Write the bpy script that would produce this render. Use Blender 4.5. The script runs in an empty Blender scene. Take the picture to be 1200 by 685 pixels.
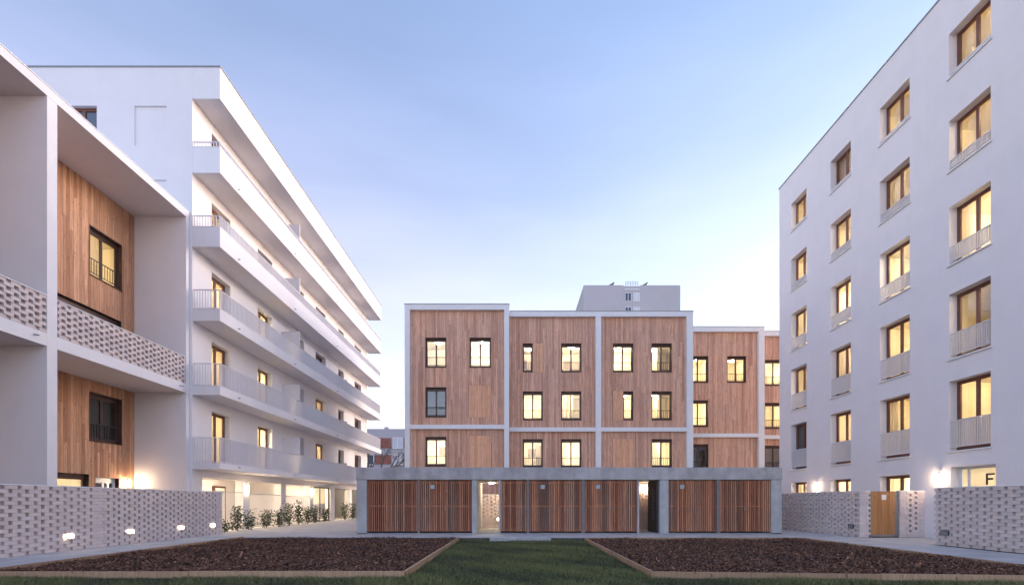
import bpy, math, random
import numpy as np
from mathutils import Vector, Matrix
R = math.radians
random.seed(7); np.random.seed(7)
C = bpy.data.collections.new('scene'); S = bpy.context.scene; S.collection.children.link(C)

# ------------------------------------------------------------------ camera, sky, sun, exposure
cd = bpy.data.cameras.new('camera'); cam = bpy.data.objects.new('camera', cd); C.objects.link(cam)
cam.location = (0, 0, 1.25); cam.rotation_euler = (R(90), 0, 0)
cd.sensor_width = 36; cd.lens = 17.01; cd.shift_x = -0.0017; cd.shift_y = 0.2046
cd.clip_end = 900; cd.clip_start = 0.05
S.camera = cam
W = bpy.data.worlds.new('World'); S.world = W; W.use_nodes = True
nt = W.node_tree; bg = nt.nodes['Background']
sky = nt.nodes.new('ShaderNodeTexSky'); sky.sky_type = 'NISHITA'; sky.sun_disc = False
SUN_EL, SUN_AZ = R(8), R(60)
GLOW = (3.0, 2.4, 2.3)
HAZE_LO, HAZE_HI = (2.35, 1.62, 1.55), (.46, .50, .88)
sky.sun_elevation = SUN_EL; sky.sun_rotation = SUN_AZ
sky.air_density = 1.0; sky.dust_density = 0.6; sky.ozone_density = 2.0; sky.altitude = 50
# thin high haze of the evening: a pale veil in the air that is strongest near the horizon
tcw = nt.nodes.new('ShaderNodeTexCoord'); sxyz = nt.nodes.new('ShaderNodeSeparateXYZ'); nt.links.new(tcw.outputs['Generated'], sxyz.inputs[0])
rmp = nt.nodes.new('ShaderNodeValToRGB'); rmp.color_ramp.interpolation = 'EASE'
re = rmp.color_ramp.elements; re[0].position = 0.0; re[0].color = (*HAZE_LO, 1); re[1].position = .8; re[1].color = (*HAZE_HI, 1)
nt.links.new(sxyz.outputs[2], rmp.inputs[0])
cn = nt.nodes.new('ShaderNodeTexNoise'); cn.inputs['Scale'].default_value = 1.6; cn.inputs['Detail'].default_value = 5
cmp_ = nt.nodes.new('ShaderNodeMapping'); cmp_.inputs['Scale'].default_value = (1, 1, 4.5); nt.links.new(tcw.outputs['Generated'], cmp_.inputs[0]); nt.links.new(cmp_.outputs[0], cn.inputs['Vector'])
cmr = nt.nodes.new('ShaderNodeMapRange'); cmr.inputs[1].default_value = .35; cmr.inputs[2].default_value = .7; cmr.inputs[3].default_value = .84; cmr.inputs[4].default_value = 1.2; nt.links.new(cn.outputs[0], cmr.inputs[0])
# the veil glows more on the side where the sun has gone down (to the right)
dt = nt.nodes.new('ShaderNodeVectorMath'); dt.operation = 'DOT_PRODUCT'; dt.inputs[1].default_value = (.98, -.1, .17); nt.links.new(tcw.outputs['Generated'], dt.inputs[0])
gl = nt.nodes.new('ShaderNodeMapRange'); gl.inputs[1].default_value = .74; gl.inputs[2].default_value = 1.0; gl.inputs[3].default_value = 0; gl.inputs[4].default_value = 1; nt.links.new(dt.outputs['Value'], gl.inputs[0])
gc = nt.nodes.new('ShaderNodeVectorMath'); gc.operation = 'SCALE'; gc.inputs[0].default_value = GLOW; nt.links.new(gl.outputs[0], gc.inputs['Scale'])
yr = nt.nodes.new('ShaderNodeMapRange'); yr.inputs[1].default_value = -.7; yr.inputs[2].default_value = .3; yr.inputs[3].default_value = 0; yr.inputs[4].default_value = 1; nt.links.new(sxyz.outputs[1], yr.inputs[0])
tint = nt.nodes.new('ShaderNodeMix'); tint.data_type = 'RGBA'; tint.inputs[6].default_value = (1.28, 1.62, 2.15, 1); tint.inputs[7].default_value = (1, 1, 1, 1); nt.links.new(yr.outputs[0], tint.inputs[0])
tv = nt.nodes.new('ShaderNodeVectorMath'); tv.operation = 'MULTIPLY'; nt.links.new(rmp.outputs[0], tv.inputs[0]); nt.links.new(tint.outputs[2], tv.inputs[1])
vm = nt.nodes.new('ShaderNodeVectorMath'); vm.operation = 'SCALE'; nt.links.new(cmr.outputs[0], vm.inputs['Scale']); nt.links.new(tv.outputs[0], vm.inputs[0])
ad0 = nt.nodes.new('ShaderNodeVectorMath'); ad0.operation = 'ADD'
add = nt.nodes.new('ShaderNodeVectorMath'); add.operation = 'ADD'
nt.links.new(sky.outputs[0], add.inputs[0]); nt.links.new(vm.outputs[0], ad0.inputs[0]); nt.links.new(gc.outputs[0], ad0.inputs[1]); nt.links.new(ad0.outputs[0], add.inputs[1])
nt.links.new(add.outputs[0], bg.inputs[0]); bg.inputs[1].default_value = 0.078
sl = bpy.data.lights.new('sun', 'SUN'); sl.energy = 0.7; sl.angle = R(30); sl.color = (1, .84, .80)
so = bpy.data.objects.new('sun', sl); C.objects.link(so)
sd = Vector((math.sin(SUN_AZ)*math.cos(SUN_EL), math.cos(SUN_AZ)*math.cos(SUN_EL), math.sin(SUN_EL)))
so.rotation_euler = sd.to_track_quat('Z', 'Y').to_euler(); so.location = (30, 20, 40)
S.view_settings.view_transform = 'Standard'; S.view_settings.look = 'None'
S.view_settings.exposure = 2.15; S.view_settings.gamma = 1

# ------------------------------------------------------------------ materials
def nmat(name):
    m = bpy.data.materials.new(name); m.use_nodes = True
    return m, m.node_tree.nodes, m.node_tree.links, m.node_tree.nodes['Principled BSDF']
def N(ns, t, **k):
    n = ns.new(t)
    for a, v in k.items():
        if a in n.inputs.keys(): n.inputs[a].default_value = v
        else: setattr(n, a, v)
    return n
def mottled(name, c, amt=.12, scale=3, rough=.8, bump=.15, bscale=120, stain=0, metallic=0, streak=0):
    m, ns, ln, b = nmat(name)
    tc = N(ns, 'ShaderNodeTexCoord')
    n1 = N(ns, 'ShaderNodeTexNoise', Scale=scale, Detail=6, Roughness=.6); ln.new(tc.outputs['Object'], n1.inputs['Vector'])
    cr = N(ns, 'ShaderNodeValToRGB'); e = cr.color_ramp.elements
    e[0].position = .3; e[1].position = .7
    e[0].color = (*[v*(1-amt) for v in c], 1); e[1].color = (*[min(1, v*(1+amt)) for v in c], 1)
    ln.new(n1.outputs[0], cr.inputs[0]); out = cr.outputs[0]
    if streak:
        mp = N(ns, 'ShaderNodeMapping'); mp.inputs['Scale'].default_value = (2.2, 2.2, .12)
        ln.new(tc.outputs['Object'], mp.inputs[0])
        n3 = N(ns, 'ShaderNodeTexNoise', Scale=1.6, Detail=5, Roughness=.65); ln.new(mp.outputs[0], n3.inputs['Vector'])
        c3 = N(ns, 'ShaderNodeValToRGB'); c3.color_ramp.elements[0].position = .38; c3.color_ramp.elements[1].position = .6
        g = 1-streak; c3.color_ramp.elements[0].color = (g, g, g*.98, 1); c3.color_ramp.elements[1].color = (1, 1, 1, 1)
        ln.new(n3.outputs[0], c3.inputs[0])
        mx = N(ns, 'ShaderNodeMix', data_type='RGBA', blend_type='MULTIPLY'); mx.inputs[0].default_value = 1
        ln.new(out, mx.inputs[6]); ln.new(c3.outputs[0], mx.inputs[7]); out = mx.outputs[2]
    if stain:
        n4 = N(ns, 'ShaderNodeTexNoise', Scale=1.1, Detail=9, Roughness=.7); ln.new(tc.outputs['Object'], n4.inputs['Vector'])
        c4 = N(ns, 'ShaderNodeValToRGB'); c4.color_ramp.elements[0].position = .42; c4.color_ramp.elements[1].position = .58
        g = 1-stain; c4.color_ramp.elements[0].color = (g, g, g, 1); c4.color_ramp.elements[1].color = (1, 1, 1, 1)
        ln.new(n4.outputs[0], c4.inputs[0])
        mx = N(ns, 'ShaderNodeMix', data_type='RGBA', blend_type='MULTIPLY'); mx.inputs[0].default_value = 1
        ln.new(out, mx.inputs[6]); ln.new(c4.outputs[0], mx.inputs[7]); out = mx.outputs[2]
    ln.new(out, b.inputs['Base Color'])
    b.inputs['Roughness'].default_value = rough; b.inputs['Metallic'].default_value = metallic
    if bump:
        n2 = N(ns, 'ShaderNodeTexNoise', Scale=bscale, Detail=3); ln.new(tc.outputs['Object'], n2.inputs['Vector'])
        bp = N(ns, 'ShaderNodeBump', Strength=bump, Distance=.01); ln.new(n2.outputs[0], bp.inputs['Height'])
        ln.new(bp.outputs[0], b.inputs['Normal'])
    return m
def wood(name, c1, c2, grain=.35, knots=True, fade=.0):
    """boards: 'tint' attribute picks each board's own colour between c1 and c2; grain and knots on top"""
    m, ns, ln, b = nmat(name)
    at = N(ns, 'ShaderNodeAttribute', attribute_name='tint')
    sep = N(ns, 'ShaderNodeSeparateColor'); ln.new(at.outputs['Color'], sep.inputs[0])
    base = N(ns, 'ShaderNodeMix', data_type='RGBA'); base.inputs[6].default_value = (*c1, 1); base.inputs[7].default_value = (*c2, 1)
    ln.new(sep.outputs[0], base.inputs[0])
    tc = N(ns, 'ShaderNodeTexCoord')
    off = N(ns, 'ShaderNodeVectorMath', operation='MULTIPLY_ADD'); off.inputs[1].default_value = (37, 37, 91)
    ln.new(at.outputs['Vector'], off.inputs[0]); ln.new(tc.outputs['Object'], off.inputs[2])
    mp = N(ns, 'ShaderNodeMapping'); mp.inputs['Scale'].default_value = (38, 38, 1.6); ln.new(off.outputs[0], mp.inputs[0])
    n = N(ns, 'ShaderNodeTexNoise', Scale=1.0, Detail=5, Roughness=.65, Distortion=.4); ln.new(mp.outputs[0], n.inputs['Vector'])
    cr = N(ns, 'ShaderNodeValToRGB'); e = cr.color_ramp.elements
    e[0].position = .32; e[1].position = .68
    lo = 1-grain; e[0].color = (lo, lo*.95, lo*.9, 1); e[1].color = (1.12, 1.1, 1.08, 1); ln.new(n.outputs[0], cr.inputs[0])
    mx = N(ns, 'ShaderNodeMix', data_type='RGBA', blend_type='MULTIPLY'); mx.inputs[0].default_value = 1
    ln.new(base.outputs[2], mx.inputs[6]); ln.new(cr.outputs[0], mx.inputs[7]); out = mx.outputs[2]
    if knots:
        mk = N(ns, 'ShaderNodeMapping'); mk.inputs['Scale'].default_value = (9, 9, 3.2); ln.new(off.outputs[0], mk.inputs[0])
        v = N(ns, 'ShaderNodeTexVoronoi', Scale=1.0); ln.new(mk.outputs[0], v.inputs['Vector'])
        ck = N(ns, 'ShaderNodeValToRGB'); ck.color_ramp.elements[0].position = .07; ck.color_ramp.elements[1].position = .16
        ck.color_ramp.elements[0].color = (.35, .25, .2, 1); ck.color_ramp.elements[1].color = (1, 1, 1, 1)
        ln.new(v.outputs['Distance'], ck.inputs[0])
        m2 = N(ns, 'ShaderNodeMix', data_type='RGBA', blend_type='MULTIPLY'); m2.inputs[0].default_value = .9
        ln.new(out, m2.inputs[6]); ln.new(ck.outputs[0], m2.inputs[7]); out = m2.outputs[2]
    if fade:   # weathered greyer patches
        nf = N(ns, 'ShaderNodeTexNoise', Scale=.5, Detail=4); ln.new(tc.outputs['Object'], nf.inputs['Vector'])
        cf = N(ns, 'ShaderNodeValToRGB'); cf.color_ramp.elements[0].position = .4; cf.color_ramp.elements[1].position = .65
        cf.color_ramp.elements[0].color = (0, 0, 0, 1); cf.color_ramp.elements[1].color = (fade, fade, fade, 1)
        ln.new(nf.outputs[0], cf.inputs[0])
        m3 = N(ns, 'ShaderNodeMix', data_type='RGBA'); m3.inputs[7].default_value = (.40, .29, .26, 1)
        ln.new(cf.outputs[0], m3.inputs[0]); ln.new(out, m3.inputs[6]); out = m3.outputs[2]
    ln.new(out, b.inputs['Base Color']); b.inputs['Roughness'].default_value = .75
    bp = N(ns, 'ShaderNodeBump', Strength=.3, Distance=.004); ln.new(n.outputs[0], bp.inputs['Height']); ln.new(bp.outputs[0], b.inputs['Normal'])
    return m
def tinted(name, c1, c2, rough=.8):
    m, ns, ln, b = nmat(name)
    at = N(ns, 'ShaderNodeAttribute', attribute_name='tint')
    sep = N(ns, 'ShaderNodeSeparateColor'); ln.new(at.outputs['Color'], sep.inputs[0])
    base = N(ns, 'ShaderNodeMix', data_type='RGBA'); base.inputs[6].default_value = (*c1, 1); base.inputs[7].default_value = (*c2, 1)
    ln.new(sep.outputs[0], base.inputs[0])
    tc = N(ns, 'ShaderNodeTexCoord'); n = N(ns, 'ShaderNodeTexNoise', Scale=40, Detail=4); ln.new(tc.outputs['Object'], n.inputs['Vector'])
    mm = N(ns, 'ShaderNodeMapRange'); mm.inputs[3].default_value = .8; mm.inputs[4].default_value = 1.15; ln.new(n.outputs[0], mm.inputs[0])
    mx = N(ns, 'ShaderNodeVectorMath', operation='SCALE'); ln.new(base.outputs[2], mx.inputs[0]); ln.new(mm.outputs[0], mx.inputs['Scale'])
    ln.new(mx.outputs[0], b.inputs['Base Color']); b.inputs['Roughness'].default_value = rough
    bp = N(ns, 'ShaderNodeBump', Strength=.25, Distance=.004); ln.new(n.outputs[0], bp.inputs['Height']); ln.new(bp.outputs[0], b.inputs['Normal'])
    return m
def emit(name, c, s):
    m = bpy.data.materials.new(name); m.use_nodes = True; ns = m.node_tree.nodes; ns.clear()
    e = ns.new('ShaderNodeEmission'); e.inputs[0].default_value = (*c, 1); e.inputs[1].default_value = s
    o = ns.new('ShaderNodeOutputMaterial'); m.node_tree.links.new(e.outputs[0], o.inputs[0]); return m
def glass():
    m = bpy.data.materials.new('window_glass'); m.use_nodes = True; ns = m.node_tree.nodes; ln = m.node_tree.links; ns.clear()
    t = N(ns, 'ShaderNodeBsdfTransparent'); t.inputs[0].default_value = (.93, .95, .94, 1)
    g = N(ns, 'ShaderNodeBsdfGlossy', Roughness=.015); g.inputs[0].default_value = (1, 1, 1, 1)
    tc = N(ns, 'ShaderNodeTexCoord'); n = N(ns, 'ShaderNodeTexNoise', Scale=.7); ln.new(tc.outputs['Object'], n.inputs['Vector'])
    bp = N(ns, 'ShaderNodeBump', Strength=.06, Distance=.02); ln.new(n.outputs[0], bp.inputs['Height']); ln.new(bp.outputs[0], g.inputs['Normal'])
    f = N(ns, 'ShaderNodeFresnel', IOR=2.15); x = N(ns, 'ShaderNodeMixShader'); o = N(ns, 'ShaderNodeOutputMaterial')
    ln.new(f.outputs[0], x.inputs[0]); ln.new(t.outputs[0], x.inputs[1]); ln.new(g.outputs[0], x.inputs[2]); ln.new(x.outputs[0], o.inputs[0])
    return m
def sheer():
    m = bpy.data.materials.new('sheer_curtain'); m.use_nodes = True; ns = m.node_tree.nodes; ln = m.node_tree.links; ns.clear()
    d = N(ns, 'ShaderNodeBsdfDiffuse'); d.inputs[0].default_value = (.7, .66, .6, 1); t = N(ns, 'ShaderNodeBsdfTranslucent'); t.inputs[0].default_value = (.75, .7, .62, 1)
    x = N(ns, 'ShaderNodeMixShader'); x.inputs[0].default_value = .55; o = N(ns, 'ShaderNodeOutputMaterial')
    ln.new(d.outputs[0], x.inputs[1]); ln.new(t.outputs[0], x.inputs[2]); ln.new(x.outputs[0], o.inputs[0]); return m
M = {
 'curtain': sheer(),
 'render': mottled('white_render', (.75, .715, .725), .025, 1.2, .85, .25, 90, streak=.008),
 'render_r': mottled('pale_render', (.76, .71, .73), .025, 1.2, .85, .25, 90, streak=.008),
 'trim': mottled('white_trim', (.74, .73, .73), .03, 4, .6, .05),
 'soffit': mottled('soffit_render', (.62, .59, .57), .04, 2, .85, .15),
 'coping': mottled('grey_coping', (.30, .31, .34), .08, 5, .5, .05),
 'concrete': mottled('cast_concrete', (.47, .44, .435), .12, 2.5, .8, .3, 40, stain=.2, streak=.12),
 'concrete_l': mottled('light_concrete', (.46, .45, .45), .12, 3, .8, .3, 40, stain=.12, streak=.08),
 'joint': mottled('joint_sand', (.10, .09, .085), .2, 8, .95, .2),
 'paving': mottled('path_concrete', (.50, .475, .46), .12, 1.2, .85, .35, 60, stain=.14),
 'kerb': mottled('kerb_concrete', (.36, .35, .34), .15, 3, .85, .35, 50, stain=.2),
 'soil': mottled('dark_soil', (.035, .022, .017), .4, 6, .95, .9, 25),
 'turf': mottled('turf_base', (.022, .033, .014), .4, 5, .95, .9, 40),
 'ground': mottled('far_ground', (.12, .12, .1), .2, .5, .95, .2),
 'dark': mottled('dark_backing', (.03, .022, .018), .1, 3, .9, 0),
 'frame': mottled('brown_window_frame', (.085, .042, .032), .15, 6, .45, .05),
 'frame_r': mottled('chestnut_window_frame', (.17, .068, .046), .15, 6, .45, .05),
 'rail_d': mottled('dark_steel', (.045, .04, .045), .1, 6, .45, 0, metallic=.3),
 'rail_w': mottled('pale_lacquered_steel', (.60, .59, .61), .03, 6, .45, 0),
 'mesh_w': mottled('pale_railing_bars', (.66, .635, .66), .03, 6, .5, 0),
 'glass': glass(),
 'room': mottled('room_wall', (.80, .74, .60), .05, 1, .9, 0),
 'room_w': mottled('room_wall_white', (.80, .78, .74), .05, 1, .9, 0),
 'shade2': mottled('grey_cabinet', (.30, .24, .19), .05, 1, .6, 0),
 'roomdoor': mottled('room_door', (.45, .33, .2), .05, 1, .6, 0),
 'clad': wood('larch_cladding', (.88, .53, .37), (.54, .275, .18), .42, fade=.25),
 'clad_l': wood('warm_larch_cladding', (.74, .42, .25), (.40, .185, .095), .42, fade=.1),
 'patch': wood('fresh_larch_shutter', (.90, .52, .33), (.70, .37, .22), .3),
 'slat': wood('red_brown_slats', (.66, .30, .17), (.29, .105, .058), .45, knots=False),
 'gatewood': wood('orange_gate_boards', (.50, .24, .09), (.40, .18, .06), .3),
 'board': wood('pale_edging_timber', (.50, .33, .20), (.34, .21, .13), .35),
 'brick': tinted('pale_brick', (.68, .58, .555), (.58, .485, .465)),
 'mortar': mottled('pale_mortar', (.42, .40, .39), .08, 20, .9, .2),
 'steel': mottled('galvanised_steel', (.30, .30, .30), .1, 8, .45, .05, metallic=.6),
 'post': mottled('weathered_post', (.20, .165, .155), .15, 5, .7, .1),
 'plate': mottled('grey_plate', (.36, .38, .40), .05, 8, .4, 0),
 'mail': mottled('anthracite_steel', (.035, .038, .04), .1, 8, .4, 0, metallic=.2),
 'chips': tinted('bark_mulch', (.48, .23, .13), (.065, .023, .013), .9),
 'blade': tinted('grass_blades', (.19, .195, .065), (.05, .056, .02), .7),
 'leaf': tinted('shrub_leaves', (.07, .10, .035), (.025, .045, .018), .6),
 'bark': mottled('grey_bark', (.13, .10, .085), .3, 10, .9, .5),
 'redbrick': mottled('red_brick', (.27, .105, .08), .25, 2, .85, .3, 30),
 'tower': mottled('grey_panel_render', (.42, .40, .42), .05, .3, .85, .1),
 'shade': mottled('blue_glass_dark', (.05, .07, .10), .2, 2, .15, 0),
 'blind': mottled('pale_roller_blind', (.55, .56, .6), .05, 3, .6, 0),
}
L_ROOM = emit('ceiling_lamp_glow', (1, .82, .56), 62)
L_WALL = emit('wall_lamp_glow', (1, .76, .50), 42)
L_DIM = emit('dim_ceiling_lamp_glow', (1, .76, .46), 28)
L_SPOT = emit('recessed_light_glow', (1, .84, .58), 10)
L_ARC = emit('arcade_ceiling_glow', (1, .80, .54), 110)

# ------------------------------------------------------------------ mesh helpers
class MB:
    def __init__(s): s.v = []; s.f = []; s.t = []
    def quad(s, a, b, c, d, t=0):
        k = len(s.v); s.v += [a, b, c, d]; s.f.append((k, k+1, k+2, k+3)); s.t += [t]*4
    def box(s, x0, x1, y0, y1, z0, z1, t=0):
        if x0 > x1: x0, x1 = x1, x0
        if y0 > y1: y0, y1 = y1, y0
        k = len(s.v)
        s.v += [(x0,y0,z0),(x1,y0,z0),(x1,y1,z0),(x0,y1,z0),(x0,y0,z1),(x1,y0,z1),(x1,y1,z1),(x0,y1,z1)]
        s.f += [(k,k+3,k+2,k+1),(k+4,k+5,k+6,k+7),(k,k+1,k+5,k+4),(k+1,k+2,k+6,k+5),(k+2,k+3,k+7,k+6),(k+3,k,k+4,k+7)]
        s.t += [t]*8
        return s
    def tube(s, p, q, r0, r1, n=8, t=0, cap=True):
        p = Vector(p); q = Vector(q); d = (q-p).normalized()
        a = d.orthogonal().normalized(); b = d.cross(a); k = len(s.v)
        for P, r in ((p, r0), (q, r1)):
            for i in range(n):
                w = 2*math.pi*i/n; s.v.append(tuple(P+a*math.cos(w)*r+b*math.sin(w)*r)); s.t.append(t)
        for i in range(n):
            j = (i+1) % n; s.f.append((k+i, k+j, k+n+j, k+n+i))
        if cap:
            s.f.append(tuple(k+i for i in reversed(range(n)))); s.f.append(tuple(k+n+i for i in range(n)))
        return s
    def mesh(s, name, mat, off=(0, 0, 0)):
        me = bpy.data.meshes.new(name); ox, oy, oz = off
        me.from_pydata([(x-ox, y-oy, z-oz) for x, y, z in s.v], [], s.f)
        if any(s.t):
            at = me.color_attributes.new('tint', 'FLOAT_COLOR', 'POINT')
            arr = np.ones((len(s.v), 4), dtype=np.float32); tt = np.array(s.t, dtype=np.float32)
            arr[:, 0] = tt; arr[:, 1] = (tt*7.31) % 1; arr[:, 2] = (tt*13.7) % 1
            at.data.foreach_set('color', arr.ravel())
        me.materials.append(mat); me.validate(); me.update(); return me
    def build(s, name, mat, parent=None, local=False):
        off = (0, 0, 0)
        if parent is not None and not local:
            p = parent; off = Vector((0, 0, 0))
            while p: off = off+p.location; p = p.parent
        o = bpy.data.objects.new(name, s.mesh(name, mat, off)); C.objects.link(o); o.parent = parent
        return o
def thing(name, label, cat, loc=(0, 0, 0), rz=0, group=None):
    o = bpy.data.objects.new(name, None); C.objects.link(o); o.location = loc; o.rotation_euler = (0, 0, rz)
    o.empty_display_size = .3; o['label'] = label; o['category'] = cat
    if group: o['group'] = group
    return o
def tag(o, label, cat, group=None, kind=None):
    o['label'] = label; o['category'] = cat
    if group: o['group'] = group
    if kind: o['kind'] = kind
    return o
def struct(o): o['kind'] = 'structure'; return o
def inst(name, me, parent, loc=(0, 0, 0), rz=0):
    o = bpy.data.objects.new(name, me); C.objects.link(o); o.parent = parent; o.location = loc; o.rotation_euler = (0, 0, rz); return o
def copy_tree(o, parent=None):
    c = o.copy(); C.objects.link(c); c.parent = parent
    for ch in [x for x in C.objects if x.parent == o]: copy_tree(ch, c)
    return c
def bevel(o, w=.01, seg=1):
    m = o.modifiers.new('bevel', 'BEVEL'); m.width = w; m.segments = seg; m.limit_method = 'ANGLE'; return o

# a wall sheet with holes. kind 'x+': faces -X at x=p, depth goes +X; 'x-': faces +X, depth goes -X; 'y': faces -Y, depth +Y
def P(kind, p, u, z, d):
    if kind == 'x+': return (p+d, u, z)
    if kind == 'x-': return (p-d, u, z)
    return (u, p+d, z)
def sheet(mb, kind, p, u0, u1, z0, z1, holes=(), jamb=.27):
    us = sorted({u0, u1, *[h[0] for h in holes], *[h[1] for h in holes]}); us = [u for u in us if u0 <= u <= u1]
    zs = sorted({z0, z1, *[h[2] for h in holes], *[h[3] for h in holes]}); zs = [z for z in zs if z0 <= z <= z1]
    for a, b in zip(us, us[1:]):
        for c, d in zip(zs, zs[1:]):
            um, zm = (a+b)/2, (c+d)/2
            if any(h[0] < um < h[1] and h[2] < zm < h[3] for h in holes): continue
            mb.quad(P(kind, p, a, c, 0), P(kind, p, b, c, 0), P(kind, p, b, d, 0), P(kind, p, a, d, 0))
    for a, b, c, d in [h[:4] for h in holes]:
        for q in (((a, c), (a, d)), ((b, c), (b, d)), ((a, c), (b, c)), ((a, d), (b, d))):
            (ua, za), (ub, zb) = q
            mb.quad(P(kind, p, ua, za, 0), P(kind, p, ub, zb, 0), P(kind, p, ub, zb, jamb), P(kind, p, ua, za, jamb))
def bx(mb, kind, p, u0, u1, z0, z1, d0, d1, t=0):
    a = P(kind, p, u0, z0, d0); b = P(kind, p, u1, z1, d1)
    mb.box(a[0], b[0], a[1], b[1], z0, z1, t)
def cladding(mb, kind, p, u0, u1, z0, z1, holes=(), bw=.105, thick=.025, splits=True):
    u = u0
    while u < u1-.01:
        a, b = u, min(u+bw*random.choice((1, 1, 1, .8, 1.15)), u1)
        if u1-b < .03: b = u1
        zz = [z0]; z = z0
        if splits:
            z += random.uniform(.8, 4.5)
            while z < z1-.5: zz.append(z); z += random.uniform(2.2, 5)
        zz.append(z1)
        for c, d in zip(zz, zz[1:]):
            t = min(.99, max(.01, random.gauss(.42, .26))); dd = random.uniform(0, .006); segs = [(c, d-(.004 if d < z1 else 0), a, b)]
            for h in holes:
                ns = []
                for (s0, s1, ua, ub) in segs:
                    if ub <= h[0] or ua >= h[1] or s1 <= h[2] or s0 >= h[3]: ns.append((s0, s1, ua, ub)); continue
                    if s0 < h[2]: ns.append((s0, h[2], ua, ub))
                    if s1 > h[3]: ns.append((h[3], s1, ua, ub))
                    m0, m1 = max(s0, h[2]), min(s1, h[3])
                    if h[0]-ua > .008: ns.append((m0, m1, ua, h[0]))
                    if ub-h[1] > .008: ns.append((m0, m1, h[1], ub))
                segs = ns
            for (s0, s1, ua, ub) in segs: bx(mb, kind, p, ua+.003, ub-.003, s0, s1, dd, thick, t)
        u = b
ROT = {'x+': -math.pi/2, 'x-': math.pi/2, 'y': 0}

# ------------------------------------------------------------------ window factory (local: x across, y inward, z up from sill)
cache = {}
def wmesh(key, fn):
    if key not in cache: cache[key] = fn()
    return cache[key]
def frame_mesh(w, h, dr, leaves, mat, box):
    split = 0 if leaves == 2 else -.42
    f = MB(); y0, y1 = dr, dr+.07; t = .055 if mat is M['frame_r'] else .042; hw = w/2
    f.box(-hw, -hw+t, y0, y1, 0, h); f.box(hw-t, hw, y0, y1, 0, h)
    f.box(-hw+t, hw-t, y0, y1, 0, t+.02); f.box(-hw+t, hw-t, y0, y1, h-t-box, h)
    xs = [-hw+t, split, hw-t] if leaves in (2, 3) else [-hw+t, hw-t]
    for a, b in zip(xs, xs[1:]):
        s = t
        f.box(a, a+s, y0+.012, y1-.004, t+.022, h-t-box-.002); f.box(b-s, b, y0+.012, y1-.004, t+.022, h-t-box-.002)
        f.box(a+s, b-s, y0+.014, y1-.006, t+.022, t+.022+s+.02); f.box(a+s, b-s, y0+.014, y1-.006, h-t-box-s, h-t-box-.002)
    return f.mesh('window', mat)
def pane_mesh(w, h, dr, box):
    g = MB(); hw = w/2-.06; g.quad((-hw, dr+.045, .08), (hw, dr+.045, .08), (hw, dr+.045, h-.06-box), (-hw, dr+.045, h-.06-box))
    return g.mesh('pane', M['glass'])
def room_mesh(w, h, dr, rw, var, mat):
    r = MB(); y0 = dr+.085; y1 = y0+2.3; a = -rw/2; b = rw/2; z0 = -max(.05, 2.15-h); z1 = h+.12
    r.quad((a,y1,z0),(b,y1,z0),(b,y1,z1),(a,y1,z1)); r.quad((a,y0,z0),(a,y1,z0),(a,y1,z1),(a,y0,z1)); r.quad((b,y0,z0),(b,y1,z0),(b,y1,z1),(b,y0,z1))
    r.quad((a,y0,z0),(b,y0,z0),(b,y1,z0),(a,y1,z0)); r.quad((a,y0,z1),(b,y0,z1),(b,y1,z1),(a,y1,z1))
    hw = w/2   # inner lining of the facade round the opening, so each room is closed
    for q in ((a, -hw, z0, z1), (hw, b, z0, z1), (-hw, hw, z0, 0), (-hw, hw, h, z1)):
        if q[1]-q[0] > .01 and q[3]-q[2] > .01: r.quad((q[0],y0,q[2]),(q[1],y0,q[2]),(q[1],y0,q[3]),(q[0],y0,q[3]))
    if var == 2: r.box(.1, .22, y0+1.1, y1-.01, z0, z1-.01)
    return r.mesh('room', mat)
def lamp_mesh(dr, h, r=.15, mat=None):
    l = MB(); l.tube((0, dr+1.15, h+.115), (0, dr+1.15, h+.06), r, r, 14); return l.mesh('ceiling_light', mat or L_ROOM)
def bars_mesh(w, gh, y, mat, pitch=.11, bw=.012, bd=.035, name='railing', low=.12):
    g = MB(); hw = w/2-.012; n = max(2, round(2*hw/pitch)); bd2 = bd/2
    g.box(-hw, hw, y-bd2-.003, y+bd2+.003, gh-.03, gh); g.box(-hw, hw, y-bd2-.003, y+bd2+.003, low, low+.02)
    for i in range(n+1):
        x = -hw+bw/2+(2*hw-bw)*i/n; g.box(x-bw/2, x+bw/2, y-bd2, y+bd2, low+.02, gh-.03)
    return g.mesh(name, mat)
wcount = [0]
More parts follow.
